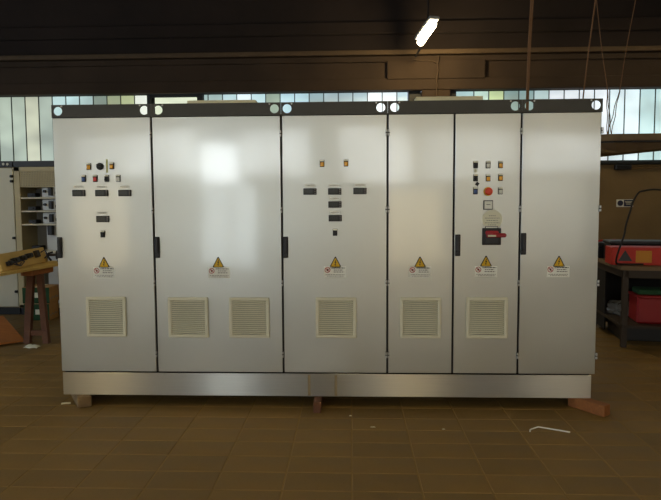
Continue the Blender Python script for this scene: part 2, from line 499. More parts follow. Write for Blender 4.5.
for x, lb in ((-3.44, 'opal bowl lamp at the left of the front windows'), (3.56, 'opal bowl lamp at the middle of the front windows'), (7.27, 'opal bowl lamp at the right of the front windows')):
    t = thing('bowl_lamp', lb, 'lamp', (x, -9.0, 4.5), 'bowl lamps by the front windows')  # unseen bowls added for warm streaks on the plinth
    obj('opal_bowl', B().cyl((x, -9.0, 4.36), (x, -9.0, 4.52), 0.20, 24, 0, 0.36), M['opal'], t)
    obj('cap', B().cyl((x, -9.0, 4.521), (x, -9.0, 4.60), 0.36, 24, 0, 0.12), M['galv'], t)
    obj('cord', B().cyl((x, -9.0, 4.60), (x, -9.0, CEIL), 0.012, 8), M['rubber'], t)
# the lamp seen glowing above the pillar
t = thing('tube_lamp', 'glowing tube lamp hanging before the dark girder above the pillar', 'lamp', (3.50, 5.0, 4.18))
a = Vector((3.57, 4.75, 4.28)); b = Vector((3.44, 5.30, 4.155))
obj('tube', B().cyl(a, b, 0.055, 14), M['lampglow'], t)
obj('lamp_housing', B().box((a + b) / 2 + Vector((0, 0, 0.085)), (0.16, 0.70, 0.05), 0, 0.01, Matrix.Rotation(0.23, 3, 'Z') @ Matrix.Rotation(-0.2, 3, 'X')), M['galv'], t)
obj('hanger_rod', B().cyl((3.53, 5.05, 4.33), (3.53, 5.05, CEIL), 0.012, 8), M['rubber'], t)
obj('stem', B().tube([(3.475, 5.32, 4.13), (3.45, 5.6, 4.10), (3.42, 5.79, 4.05)], 0.018, 8), M['benchsteel'], t)
l = lamp_light('lamp_light', (0.03, 0.0, -0.05), 95.0, (1.0, 0.74, 0.36), 0.10); l.parent = t

# ------------------------------------------------------------------ the switchboard: plinth, blocks, five cabinets
ZB, ZD, ZT, ZR = 0.085, 0.272, 2.273, 2.371
pl = thing('cabinet_plinth', 'long brushed stainless steel plinth under the row of grey cabinets', 'plinth', (2.1, 0.0, ZB))
obj('plinth_frame', B().box((2.09, 0.29, (ZB + ZD) / 2 - 0.004), (4.15, 0.57, ZD - ZB - 0.008), 0, 0.004), M['gasket'], pl)  # dark finish puts the shade of the gap below into the colour
obj('front_panel', B().box((2.09, 0.003, (ZB + ZD) / 2 - 0.003), (4.155, 0.006, ZD - ZB - 0.006), 0, 0.0015), M['steel'], pl)
for x in (1.985, 2.195):
    obj('tape_strip', B().box((x, -0.0005, 0.172), (0.022, 0.001, 0.165)), M['oldtape'], pl)


def wedge_block(name, label, near_pts, length, dirv, h, mats):
    """a timber lying along dirv, its near end between the two near points"""
    (ax, ay), (bx, by) = near_pts
    d = Vector((dirv[0], dirv[1], 0)).normalized() * length
    v = [(ax, ay, 0), (bx, by, 0), (bx + d.x, by + d.y, 0), (ax + d.x, ay + d.y, 0)]
    v += [(p[0], p[1], h) for p in v]
    o = obj(name, B().add(v, [(3, 2, 1, 0), (4, 5, 6, 7), (0, 1, 5, 4), (1, 2, 6, 5), (2, 3, 7, 6), (3, 0, 4, 7)]), mats)
    bv = o.modifiers.new('bevel', 'BEVEL'); bv.width = 0.005; bv.segments = 1
    return tag(o, label, 'wood block')


wedge_block('timber_block', 'grey-brown timber block under the left end of the plinth', [(0.165, -0.082), (0.255, -0.035)], 0.42, (-0.55, 0.84), ZB, M['greywood'])
wedge_block('timber_block', 'small reddish-brown timber block under the middle of the plinth', [(2.025, -0.145), (2.085, -0.145)], 0.50, (0, 1), ZB, M['brickwood'])
wedge_block('timber_block', 'orange-brown timber block sticking out under the right end of the plinth', [(4.195, -0.185), (4.262, -0.13)], 0.31, (-0.58, 0.82), ZB, M['wood'])

# shared meshes of the door fittings
VS = 0.318


def vent_frame(w):
    b = B(); t = 0.026; d = 0.022
    b.box((0, -d / 2, w / 2 - t / 2), (w, d, t), 0, 0.006); b.box((0, -d / 2, -w / 2 + t / 2), (w, d, t), 0, 0.006)
    b.box((-w / 2 + t / 2, -d / 2, 0), (t, d, w - 2 * t + 0.008), 0, 0.004); b.box((w / 2 - t / 2, -d / 2, 0), (t, d, w - 2 * t + 0.008), 0, 0.004)
    b.box((0, -0.003, 0), (w - 0.02, 0.006, w - 0.02), 1)
    return b.mesh('vent_grille', [M['vent'], M['ventgap']])


def slat_mesh(w, bow):
    b = B(); n = 6; v = []; f = []
    for i in range(n + 1):
        x = -w / 2 + w * i / n; z = bow * (1 - (2 * i / n - 1) ** 2)
        for yy, zz in ((-0.004, 0.0060), (-0.018, 0.0012), (-0.018, -0.0056), (-0.004, 0.0010)):
            v.append((x, yy, z + zz))
    for i in range(n):
        for k in range(4):
            f.append((i * 4 + k, i * 4 + (k + 1) % 4, i * 4 + 4 + (k + 1) % 4, i * 4 + 4 + k))
    b.add(v, f)
    return b.mesh('slat', M['vent'])


vent_me = vent_frame(VS)
slat_me = slat_mesh(VS - 0.044, 0.004)


def vent(parent, x, z):
    g = obj('vent_grille', vent_me, None, parent, (x, 0, z))
    for k in range(17):
        obj('slat', slat_me, None, g, (x, 0, z + (k - 8) * 0.0155))


def arc(cx, cz, r, a0, a1, n):
    return [(cx + r * math.cos(a0 + (a1 - a0) * i / n), cz + r * math.sin(a0 + (a1 - a0) * i / n)) for i in range(n + 1)]


def tri_out(w, h, c):
    return [(-w / 2 + c, -h / 2), (w / 2 - c, -h / 2), (w / 2 - c * 0.4, -h / 2 + c), (c * 0.5, h / 2), (-c * 0.5, h / 2), (-w / 2 + c * 0.4, -h / 2 + c)]


tri_me = (B().prism(tri_out(0.094, 0.084, 0.008), 'y', -0.0012, 0, 0)
          .prism([(x * 0.78, z * 0.78 - 0.003) for x, z in tri_out(0.094, 0.084, 0.008)], 'y', -0.0018, -0.0011, 1)
          .prism([(0.004, 0.021), (-0.008, -0.004), (-0.001, -0.003), (-0.005, -0.018), (-0.009, -0.016), (0.0, -0.031), (0.004, -0.014), (0.0, -0.016), (0.008, 0.003), (0.001, 0.002), (0.008, 0.019)], 'y', -0.0024, -0.0017, 0)
          .mesh('warning_triangle', [M['ink'], M['yellow']]))


def sign_mesh():
    b = B()
    b.box((0, -0.0006, 0), (0.172, 0.0012, 0.086), 0)
    cx, cz, n = -0.058, 0.016, 20
    for i in range(n):
        a0, a1 = 2 * math.pi * i / n, 2 * math.pi * (i + 1) / n
        ring = [(cx + r * math.cos(a), cz + r * math.sin(a)) for r, a in ((0.017, a0), (0.022, a0), (0.022, a1), (0.017, a1))]
        b.prism(ring, 'y', -0.0018, -0.001, 1)
    b.prism([(cx - 0.014, cz + 0.010), (cx - 0.010, cz + 0.014), (cx + 0.014, cz - 0.010), (cx + 0.010, cz - 0.014)], 'y', -0.0020, -0.001, 1)
    b.prism([(cx - 0.009, cz + 0.004), (cx - 0.002, cz + 0.009), (cx + 0.010, cz + 0.006), (cx + 0.006, cz - 0.004), (cx - 0.001, cz - 0.011), (cx - 0.006, cz - 0.006)], 'y', -0.0016, -0.001, 2)
    for x0, x1, z in ((-0.026, 0.078, 0.031), (-0.008, 0.062, 0.015), (-0.010, 0.070, 0.000), (-0.072, 0.074, -0.021), (-0.060, 0.066, -0.032)):
        x = x0
        while x < x1:
            l = min(random.uniform(0.008, 0.022), x1 - x)
            b.box((x + l / 2, -0.0014, z), (l, 0.0006, 0.0062 if z > -0.01 else 0.0042), 3 if z < 0.03 else 2)
            x += l + 0.004
    return b.mesh('prohibition_label', [M['white'], M['redink'], M['ink'], M['greytext']])


sign_me = sign_mesh()


def warn(parent, x, zt, zs, xs=None):
    obj('warning_triangle', tri_me, None, parent, (x, 0, zt))
    obj('prohibition_label', sign_me, None, parent, (x if xs is None else xs, 0, zs))


hinge_me = (B().cyl((0, -0.012, -0.022), (0, -0.012, -0.004), 0.008, 10).cyl((0, -0.012, 0.004), (0, -0.012, 0.022), 0.008, 10)
            .cyl((0, -0.012, -0.004), (0, -0.012, 0.004), 0.004, 8, 1).box((0, -0.004, 0), (0.014, 0.008, 0.046), 1).mesh('hinge', [M['chrome'], M['black2']]))
lock_me = (B().box((0, -0.006, 0), (0.040, 0.012, 0.166), 0, 0.004).box((0, -0.018, 0.016), (0.026, 0.016, 0.118), 1, 0.005)
           .cyl((0, -0.012, -0.06), (0, -0.018, -0.06), 0.012, 12, 1).box((0, -0.0265, 0.05), (0.018, 0.002, 0.012), 1).mesh('swing_handle', [M['black'], M['black2'], M['chrome']]))


def pilot(parent, x, z, kind, tagbelow=None):
    """square fitting: dark frame, legend strip on top, a lens, a button or a key switch"""
    f = obj('push_button' if kind in ('white', 'blue', 'black', 'red') else ('pilot_light' if kind == 'amber' else 'selector_switch'), pilot_me, None, parent, (x, 0, z))
    obj('legend_strip', legend_me, None, f, (x, 0, z))
    if kind == 'key':
        obj('switch_knob', B().cyl((x, -0.010, z - 0.006), (x, -0.022, z - 0.006), 0.014, 14).box((x, -0.027, z - 0.006), (0.009, 0.012, 0.028), 0, 0.002, Matrix.Rotation(0.7, 3, 'Y')), M['black'], f)
    else:
        obj('lens', lens_me[kind], None, f, (x, 0, z))
    if tagbelow:
        obj('hanging_tag', B().box((x + tagbelow[1], -0.004, z - 0.046), (0.024, 0.003, 0.026), 0, 0.001, Matrix.Rotation(tagbelow[2], 3, 'Y')), M[tagbelow[0]], f)


pilot_me = B().box((0, -0.005, 0), (0.035, 0.010, 0.054), 0, 0.003).mesh('pilot_light', M['black2'])
legend_me = B().box((0, -0.0105, 0.0205), (0.030, 0.002, 0.010)).mesh('legend_strip', M['cream'])
lens_me = {k: B().box((0, -0.013, -0.007), (0.026, 0.010, 0.030), 0, 0.003).mesh('lens', M[c]) for k, c in
           (('amber', 'amber'), ('blue', 'blue'), ('red', 'red'), ('black', 'black'), ('white', 'white'))}


def meter_mesh():
    b = B(); b.box((0, -0.006, 0), (0.102, 0.012, 0.050), 0, 0.003)
    return b.mesh('panel_meter', M['black'])


meter_me = meter_mesh()
mwin_me = B().box((-0.010, -0.0128, 0.001), (0.066, 0.002, 0.032), 0, 0.0005).mesh('meter_window', M['lcd'])
mdig_me = B()
for k in range(4):                                   # blank digit wells
    mdig_me.box((-0.034 + k * 0.015, -0.0141, 0.0), (0.009, 0.0006, 0.020))
mdig_me = mdig_me.mesh('digit_wells', M['black2'])
mkey_me = B()
for z in (0.015, 0.0, -0.015):
    mkey_me.box((0.040, -0.0135, z), (0.010, 0.004, 0.009), 0, 0.001)
mkey_me = mkey_me.mesh('meter_keys', M['greytext'])
mlab_me = B().box((0, -0.0008, 0), (0.076, 0.0016, 0.019), 0)
for k in range(7):
    mlab_me.box((-0.029 + k * 0.0095, -0.0019, 0), (0.0055, 0.0006, 0.0035), 1)
mlab_me = mlab_me.mesh('meter_label', [M['white'], M['greytext']])


def meter(parent, x, z, lz=0.048, lx=-0.004):
    g = obj('panel_meter', meter_me, None, parent, (x, 0, z))
    obj('meter_window', mwin_me, None, g, (x, 0, z)); obj('digit_wells', mdig_me, None, g, (x, 0, z)); obj('meter_keys', mkey_me, None, g, (x, 0, z))
    obj('meter_label', mlab_me, None, parent, (x + lx, 0, z + lz))


def lifting_rail(parent, x0, x1, holes, dots):
    """upright plate with lifting holes, light shows through them"""
    z0, z1, y = ZT + 0.002, ZR, 0.004
    h = (z1 - z0) / 2; zc = (z0 + z1) / 2; r = 0.034; n = 24
    b = B(); x = x0
    for hx in sorted(holes):
        a = hx - h
        if a > x + 1e-4:
            b.add([(x, y, z0), (a, y, z0), (a, y, z1), (x, y, z1)], [(0, 1, 2, 3)])
        inn = []; out = []
        for i in range(n):
            t = 2 * math.pi * i / n + math.pi / 4
            c, s_ = math.cos(t), math.sin(t); k = h / max(abs(c), abs(s_))
            inn.append((hx + r * c, y, zc + r * s_)); out.append((max(x0, hx + k * c), y, zc + k * s_))
        b.add(inn + out, [(i, (i + 1) % n, n + (i + 1) % n, n + i) for i in range(n)])
        x = hx + h
    if x1 > x + 1e-4:
        b.add([(x, y, z0), (x1, y, z0), (x1, y, z1), (x, y, z1)], [(0, 1, 2, 3)])
    b.add([(x0, y, z0), (x1, y, z0), (x1, y + 0.05, z0), (x0, y + 0.05, z0)], [(0, 1, 2, 3)])
    o = obj('lifting_rail', b, M['rail'], parent)
    sd = o.modifiers.new('thickness', 'SOLIDIFY'); sd.thickness = 0.005; sd.offset = 0
    for dx in dots:
        obj('rail_bolt', B().cyl((dx, 0.004, zc + 0.036), (dx, -0.004, zc + 0.036), 0.0065, 8), M['chrome'], o)


SE = [0.0, 0.780, 1.7847, 2.5972, 3.1012, 3.6028, 4.2]
G = 0.0075


def cabinet(label, x0, x1, doors, holes, dots):
    t = thing('electrical_cabinet', label, 'cabinet', ((x0 + x1) / 2, 0.3, ZD), 'row of grey switchgear cabinets')
    obj('body', B().box(((x0 + x1) / 2, 0.315, (ZD + ZT) / 2), (x1 - x0 - 0.002, 0.574, ZT - ZD), 0, 0.003), M['body'], t)
    obj('gasket_frame', B().box(((x0 + x1) / 2, 0.024, (ZD + ZT) / 2), (x1 - x0 - 0.004, 0.008, ZT - ZD - 0.004)), M['gasket'], t)  # dark sheet painting the recess shade between the doors
    for a, b in doors:
        obj('door', B().box(((a + b) / 2, 0.0095, (ZD + ZT) / 2), (b - a - 2 * G, 0.019, ZT - ZD - 0.008), 0, 0.0022), M['door'], t)
    lifting_rail(t, x0 + 0.0008, x1 - 0.0008, holes, dots)
    o = obj('rear_rail', B().box(((x0 + x1) / 2, 0.595, (ZT + ZR) / 2 - 0.002), (x1 - x0 - 0.006, 0.006, ZR - ZT - 0.004)), M['rail'], t)
    return t


HZ = (2.134, 1.552, 0.985, 0.42)


def hinges(t, x):
    for z in HZ:
        obj('hinge', hinge_me, None, t, (x, 0, z))


o1 = 0.015
# cabinet 1
c = cabinet('leftmost grey cabinet of the row, door with lamps, four black meters and one vent', SE[0], SE[1], [(SE[0] + 0.0, SE[1])], [0.052, 0.728], [0.083, 0.697])
hinges(c, SE[1] - 0.004)
obj('swing_handle', lock_me, None, c, (0.030, 0, 1.265))
pilot(c, 0.283, 1.896, 'amber'); pilot(c, 0.465, 1.900, 'amber')
k = obj('rotary_knob', B().cyl((0.372, -0.001, 1.896), (0.372, -0.010, 1.896), 0.028, 20).cyl((0.372, -0.010, 1.896), (0.372, -0.030, 1.896), 0.020, 16, 0, 0.017), M['black'], c)
obj('knob_grip', B().box((0.372, -0.034, 1.896), (0.011, 0.014, 0.040), 0, 0.002, Matrix.Rotation(-0.8, 3, 'Y')), M['black2'], k)
obj('sticker_strip', B().box((0.425, -0.0008, 1.899), (0.014, 0.0016, 0.104)), M['lime'], c)
for x, kd in ((0.240, 'blue'), (0.331, 'red'), (0.422, 'key'), (0.513, 'white')):
    pilot(c, x, 1.803, kd)
for x, z in ((0.197, 1.691), (0.379, 1.690), (0.561, 1.689), (0.380, 1.488)):
    meter(c, x, z)
pilot(c, 0.376, 1.371, 'black')
warn(c, 0.377, 1.147, 1.066, 0.374)
vent(c, 0.3865, 0.717)
# cabinet 2
c = cabinet('widest grey cabinet, single blank door with two square vents side by side', SE[1], SE[2], [(SE[1], SE[2])], [0.837, 1.735], [0.872, 1.698])
hinges(c, SE[2] - 0.004)
obj('swing_handle', lock_me, None, c, (0.805, 0, 1.265))
warn(c, 1.282, 1.147, 1.064, 1.287)
vent(c, 1.0395, 0.713); vent(c, 1.5205, 0.712)
# cabinet 3
c = cabinet('grey cabinet in the middle with five black meters around its centre line', SE[2], SE[3], [(SE[2], SE[3])], [1.832, 2.545], [1.868, 2.510])
hinges(c, SE[3] - 0.009)
obj('swing_handle', lock_me, None, c, (1.811, 0, 1.263))
pilot(c, 2.097, 1.905, 'amber'); pilot(c, 2.280, 1.908, 'amber')
for x, z in ((2.003, 1.692), (2.193, 1.692), (2.386, 1.694), (2.194, 1.592), (2.196, 1.487)):
    meter(c, x, z, 0.045, -0.002)
pilot(c, 2.194, 1.378, 'black')
warn(c, 2.196, 1.147, 1.070, 2.192)
vent(c, 2.199, 0.713)
# cabinet 4, two leaves
c = cabinet('grey cabinet with two leaves, red isolator handle and orange stop button on the right leaf', SE[3], SE[5], [(SE[3], SE[4]), (SE[4], SE[5])], [2.650, 3.553], [2.685, 3.518])
hinges(c, SE[3] + 0.009); hinges(c, SE[5] - 0.004)
obj('swing_handle', lock_me, None, c, (3.133, 0, 1.275))
warn(c, 2.847, 1.146, 1.069)
vent(c, 2.8515, 0.714)
pilot(c, 3.261, 1.887, 'key', ('cream', 0.0, 0.0)); pilot(c, 3.355, 1.886, 'white'); pilot(c, 3.448, 1.886, 'amber')
pilot(c, 3.262, 1.788, 'key', ('black', 0.014, 0.6)); pilot(c, 3.356, 1.787, 'amber'); pilot(c, 3.449, 1.790, 'amber')
pilot(c, 3.262, 1.690, 'blue'); pilot(c, 3.449, 1.689, 'white')
k = obj('emergency_stop', B().cyl((3.357, 0, 1.684), (3.357, -0.006, 1.684), 0.034, 24), M['yellow'], c)
obj('stop_button', B().cyl((3.357, -0.006, 1.684), (3.357, -0.026, 1.684), 0.014, 16).cyl((3.357, -0.024, 1.684), (3.357, -0.034, 1.684), 0.029, 24).cyl((3.357, -0.034, 1.684), (3.357, -0.040, 1.684), 0.029, 24, 0, 0.019), M['orange_red'], k)
k = obj('ammeter', B().box((3.359, -0.006, 1.582), (0.072, 0.012, 0.072), 0, 0.003), M['black2'], c)
obj('dial', B().box((3.359, -0.0125, 1.582), (0.058, 0.002, 0.058)).box((3.359, -0.0138, 1.585), (0.030, 0.0008, 0.004), 1), [M['white'], M['ink']], k)
k = obj('round_label', B().cyl((3.392, 0, 1.470), (3.392, -0.0012, 1.470), 0.076, 32), M['cream'], c)
o = B()
for z, w in ((1.500, 0.05), (1.482, 0.11), (1.464, 0.085), (1.446, 0.11), (1.430, 0.06)):
    x = -w / 2
    while x < w / 2:
        l = min(random.uniform(0.006, 0.018), w / 2 - x)
        o.box((3.392 + x + l / 2, -0.0015, z), (l, 0.0006, 0.004)); x += l + 0.004
obj('label_print', o, M['greytext'], k)
obj('name_plate', B().box((3.388, -0.002, 1.408), (0.098, 0.004, 0.024), 0).box((3.388, -0.0042, 1.408), (0.088, 0.001, 0.016), 1), [M['black2'], M['white']], c)
k = obj('isolator_switch', B().box((3.388, -0.007, 1.342), (0.142, 0.014, 0.130), 0, 0.004).box((3.388, -0.018, 1.335), (0.10, 0.012, 0.09), 1, 0.004), [M['black'], M['black2']], c)
obj('red_shroud', B().box((3.385, -0.032, 1.372), (0.100, 0.020, 0.030), 0, 0.008).box((3.388, -0.030, 1.350), (0.09, 0.016, 0.030), 0, 0.006), M['red_handle'], k)
obj('handle_bar', B().box((3.434, -0.050, 1.353), (0.110, 0.024, 0.032), 0, 0.011), M['red_handle'], k)
obj('handle_label', B().box((3.378, -0.060, 1.350), (0.060, 0.006, 0.013)), M['cream'], k)
warn(c, 3.350, 1.152, 1.072)
vent(c, 3.360, 0.715)
# cabinet 5
c = cabinet('rightmost grey cabinet of the row, plain door without vents', SE[5], SE[6], [(SE[5], SE[6])], [3.657, 4.150], [3.692, 4.112])
hinges(c, SE[6] - 0.004)
obj('swing_handle', lock_me, None, c, (3.630, 0, 1.285))
warn(c, 3.901, 1.150, 1.072, 3.896)

# boards lying on the cabinet roofs
tag(obj('pale_box', B().box((1.275, 0.36, 2.355), (0.56, 0.22, 0.16), 0, 0.005), M['palewood']), 'low pale box lying on the roof of the widest cabinet', 'box')
tag(obj('pale_box', B().box((3.10, 0.36, 2.358), (0.53, 0.22, 0.17), 0, 0.005), M['palewood']), 'pale box lying on the roof of the two-leaf cabinet below the pillar', 'box')

# ------------------------------------------------------------------ ropes and the board hanging on the right
def rope(name, label, strands, r=0.009):
    t = thing(name, label, 'rope', strands[0][-1])
    for s_ in strands:
        a, b = Vector(s_[0]), Vector(s_[1])
        n = 10
        pts = [a.lerp(b, i / n) + Vector((0, 0, 0)) + Vector((0.006 * math.sin(i * 1.3), 0, 0)) for i in range(n + 1)]
        obj('strand', B().tube(pts, r, 6), M['rope'], t)
    return t


rope('hanging_rope', 'double brown rope hanging behind the joint of the two rightmost cabinets', [((3.935, 0.8, CEIL), (3.862, 0.8, ZT)), ((3.96, 0.8, CEIL), (3.872, 0.8, ZT))], 0.008)
rope('hanging_rope', 'thin single rope hanging behind the right part of the rightmost cabinet', [((4.66, 0.8, CEIL), (4.324, 0.8, ZT - 0.1))], 0.006)
# broad board slung from the roof
HB = 3.0
s1 = [((5.03, HB, CEIL), (5.46, HB, 3.0)), ((5.46, HB, 3.0), (5.50, HB + 0.05, 2.42)), ((5.46, HB, 3.0), (5.55, HB + 0.05, 2.42))]
s2 = [((6.02, HB, CEIL), (5.62, HB, 3.0)), ((5.62, HB, 3.0), (5.52, HB + 0.1, 2.42)), ((5.62, HB, 3.0), (5.57, HB + 0.1, 2.42))]
rope('sling_rope', 'thin rope slanting down rightwards to the hanging brown board', s1, 0.005)
rope('sling_rope', 'thin rope slanting down leftwards to the hanging brown board', s2, 0.005)
t = thing('hanging_board', 'broad brown board hanging on thin ropes right of the cabinets', 'board', (6.0, HB + 0.3, 2.30))
out = [(5.22, 2.96), (5.50, 2.86), (6.9, 2.82), (6.9, 3.75), (5.62, 4.05), (5.22, 4.05)]
obj('deck', B().prism(out, 'z', 2.335, 2.415), M['board'], t)
obj('dark_edge', B().prism([(a + (0.02 if a < 6 else -0.02), b + (0.02 if b < 3.4 else -0.02)) for a, b in out], 'z', 2.312, 2.334), M['rubber'], t)
lo = [(5.28, 3.05), (5.626, 3.03), (6.78, 2.99), (6.78, 3.66), (5.62, 3.95), (5.28, 3.95)]
lz = [2.200, 2.199, 2.300, 2.300, 2.199, 2.200]
up = [(a + (0.015 if a < 6 else -0.015), b + (0.015 if b < 3.4 else -0.015)) for a, b in out]
n = 6
obj('underbody', B().add([(a, b, 2.311) for a, b in up] + [(a, b, z) for (a, b), z in zip(lo, lz)],
    [tuple(range(n)), tuple(range(2 * n - 1, n - 1, -1))] + [(i, n + i, n + (i + 1) % n, (i + 1) % n) for i in range(n)]), M['board'], t)

# cable running down the pillar
tag(obj('pillar_cable', B().tube([(3.85, 6.08, 4.13), (3.83, 6.09, 4.0), (3.84, 6.105, 3.86), (3.82, 6.10, 3.74), (3.825, 6.115, 3.60), (3.825, 6.125, 3.2), (3.825, 6.125, 2.2), (3.82, 6.125, 0.02)], 0.016, 8)
    .tube([(3.83, 6.09, 4.0), (3.76, 6.105, 4.04), (3.62, 6.11, 4.06), (3.42, 6.11, 4.065)], 0.012, 6), M['cablebrown']), 'brown cable running down the concrete pillar under the lamp', 'cable')

# ------------------------------------------------------------------ left background: open beige cabinets
t = thing('open_cabinet', 'beige open-fronted cabinet with light shelves and black breakers at the far left', 'cabinet', (-1.9, 4.05, 0.0))
XA, XB, YF, YB = -2.48, -1.30, 3.80, 4.30
obj('body', B().box(((XA + XB) / 2, YB - 0.01, 1.12), (XB - XA, 0.02, 2.02)).box((XA + 0.045, (YF + YB) / 2, 1.12), (0.085, YB - YF, 2.02), 0, 0.004)
    .box((XB - 0.045, (YF + YB) / 2, 1.12), (0.085, YB - YF, 2.02), 0, 0.004).box(((XA + XB) / 2, (YF + YB) / 2, 2.10), (XB - XA, YB - YF, 0.06), 0, 0.004)
    .box(((XA + XB) / 2, (YF + YB) / 2, 0.13), (XB - XA, YB - YF, 0.04)), M['beige'], t)
obj('plinth', B().box(((XA + XB) / 2, 4.06, 0.055), (XB - XA - 0.02, 0.44, 0.11)), M['black'], t)
o = B().box(((XA + XB) / 2, 4.05, 2.173), (XB - XA, 0.50, 0.085), 0, 0.004)
obj('top_rail', o, M['black2'], t)
# perforated upper cover
o = B(); cx0, cx1, cz0, cz1 = XA + 0.10, XB - 0.09, 1.85, 2.07
nx, nz = 42, 8
for i in range(nx + 1):
    o.box((cx0 + (cx1 - cx0) * i / nx, YF + 0.01, (cz0 + cz1) / 2), (0.013, 0.010, cz1 - cz0))
for j in range(nz + 1):
    o.box(((cx0 + cx1) / 2, YF + 0.011, cz0 + (cz1 - cz0) * j / nz), (cx1 - cx0, 0.010, 0.013))
obj('perforated_cover', o, M['beige'], t)
obj('cover_backing', B().box(((cx0 + cx1) / 2, YF + 0.03, (cz0 + cz1) / 2), (cx1 - cx0, 0.01, cz1 - cz0)), M['panel_back'], t)
obj('back_plate', B().box(((XA + XB) / 2 - 0.0, YB - 0.06, 1.0), (XB - XA - 0.18, 0.03, 1.66)), M['panel_back'], t)
for z in (1.690, 1.500, 1.310):
    g = obj('shelf', B().box(((XA + XB) / 2, 3.99, z), (XB - XA - 0.17, 0.36, 0.022), 0, 0.003), M['ivory'], t)
for z in (1.701, 1.511, 1.321):
    g = obj('breaker', B().box((-2.265, 3.93, z + 0.030), (0.115, 0.14, 0.058), 0, 0.006).box((-2.265, 3.855, z + 0.034), (0.05, 0.02, 0.025), 0, 0.003), M['black'], t)
    g = obj('mounting_plate', B().box((-1.91, 3.90, z + 0.080), (0.42, 0.03, 0.155), 0, 0.004), M['galv'], t)
    obj('switch_body', B().box((-1.985, 3.865, z + 0.08), (0.052, 0.05, 0.115), 0, 0.005).cyl((-2.075, 3.886, z + 0.085), (-2.075, 3.85, z + 0.085), 0.020, 12)
        .box((-1.905, 3.87, z + 0.06), (0.03, 0.04, 0.04), 0, 0.004), M['black'], g)
g = obj('mounting_plate', B().box((-1.80, 3.97, 0.60), (0.62, 0.03, 1.38), 0, 0.004), M['galv'], t)
obj('switch_body', B().box((-2.03, 3.92, 1.225), (0.07, 0.07, 0.14), 0, 0.006).box((-1.875, 3.93, 1.25), (0.03, 0.05, 0.06), 0, 0.004), M['black'], g)
obj('breaker', B().box((-2.225, 3.93, 0.965), (0.13, 0.14, 0.075), 0, 0.006), M['black'], t)
obj('base_shelf', B().box(((XA + XB) / 2, 3.99, 0.915), (XB - XA - 0.17, 0.36, 0.022)), M['ivory'], t)

t = thing('beige_cabinet', 'beige cabinet with a closed door and small black latches at the left edge', 'cabinet', (-2.95, 4.05, 0.0))
obj('body', B().box((-2.99, 4.07, 1.12), (1.0, 0.46, 2.02), 0, 0.004), M['beige'], t)
obj('plinth', B().box((-2.99, 4.07, 0.055), (0.98, 0.42, 0.11)), M['black'], t)
obj('door', B().box((-2.99, 3.828, 1.12), (0.985, 0.024, 1.99), 0, 0.004), M['ivory'], t)
g = obj('top_rail', B().box((-2.99, 4.05, 2.173), (1.0, 0.50, 0.085), 0, 0.004), M['black2'], t)
for x in (-2.56, -2.62, -2.72):
    obj('rail_stud', B().cyl((x, 3.801, 2.175 + 0.012 * math.sin(x * 60)), (x, 3.794, 2.175 + 0.012 * math.sin(x * 60)), 0.018, 10), M['ivory'], g)
for z in (2.00, 1.93, 1.12, 0.345):
    obj('latch', B().box((-2.515, 3.806, z), (0.045, 0.026, 0.036), 0, 0.005).cyl((-2.515, 3.795, z), (-2.515, 3.78, z), 0.014, 10), M['black'], t)

# cartons on the floor before the cabinets
def carton(label, cx, cy, z0, w, d, h, rz, flap):
    R = Matrix.Rotation(rz, 3, 'Z')
    t = thing('carton', label, 'box', (cx, cy, z0))
    def P(x, y, z):
        return Vector((cx, cy, z0)) + R @ Vector((x, y, z))
    obj('carton_body', B().box(P(0, 0, h / 2), (w, d, h), 0, 0.004, R), M['carton'], t)
    g = obj('green_face', B().box(P(0, -d / 2 - 0.001, h * 0.5), (w * 0.99, 0.004, h * 0.96), 0, 0, R), M['green'], t)
    obj('face_label', B().box(P(0.02, -d / 2 - 0.004, h * 0.52), (0.075, 0.003, 0.07), 0, 0, R), M['cream'], g)
    for i in range(5):
        pass
    s_ = B()
    for k in range(5):
        s_.box(P(w / 2 + 0.0005, -d * 0.35 + k * d * 0.16, h * (0.30 + 0.05 * (k % 2))), (0.002, d * 0.10, h * 0.10), 0, 0, R)
    obj('printed_marks', s_, M['greytext'], t)
    obj('closing_tape', B().box(P(0, 0, h + 0.001), (0.06, d, 0.003), 0, 0, R), M['cream'], t)


carton('lower cardboard carton with green front, on the floor behind the trestle', -2.02, 3.56, 0.0, 0.34, 0.32, 0.235, 0.08, 0)
carton('upper cardboard carton with green front, stacked behind the trestle', -2.02, 3.56, 0.238, 0.37, 0.31, 0.225, 0.05, 1)

# trestle table with a component chassis
t = thing('trestle_table', 'work table on a brown wooden trestle at the left edge', 'table', (-1.6, 2.2, 0.0))
TZ = 0.872
tt = [(-1.43, 1.30), (-1.23, 2.98), (-2.75, 3.10), (-2.95, 1.42)]
obj('tabletop', B().prism(tt, 'z', TZ - 0.028, TZ), M['chassis'], t)
g = obj('trestle_head', B().box((-1.41, 2.34, TZ - 0.062), (0.15, 0.42, 0.066), 0, 0.006, -0.1), M['wood'], t)
def leg(p0, p1, w, d):
    b = B(); p0 = Vector(p0); p1 = Vector(p1)
    v = []
    for p in (p0, p1):
        v += [p + Vector((sx * w / 2, sy * d / 2, 0)) for sx, sy in ((-1, -1), (1, -1), (1, 1), (-1, 1))]
    return b.add(v, [(3, 2, 1, 0), (4, 5, 6, 7)] + [(i, (i + 1) % 4, 4 + (i + 1) % 4, 4 + i) for i in range(4)])
obj('leg', leg((-1.43, 2.10, 0), (-1.435, 2.24, TZ - 0.095), 0.075, 0.06), M['brickwood'], t)
obj('leg', leg((-1.205, 2.10, 0), (-1.36, 2.30, TZ - 0.095), 0.065, 0.06), M['brickwood'], t)
obj('cross_rail', B().box((-1.315, 2.12, 0.115), (0.20, 0.035, 0.06), 0, 0.004), M['brickwood'], t)
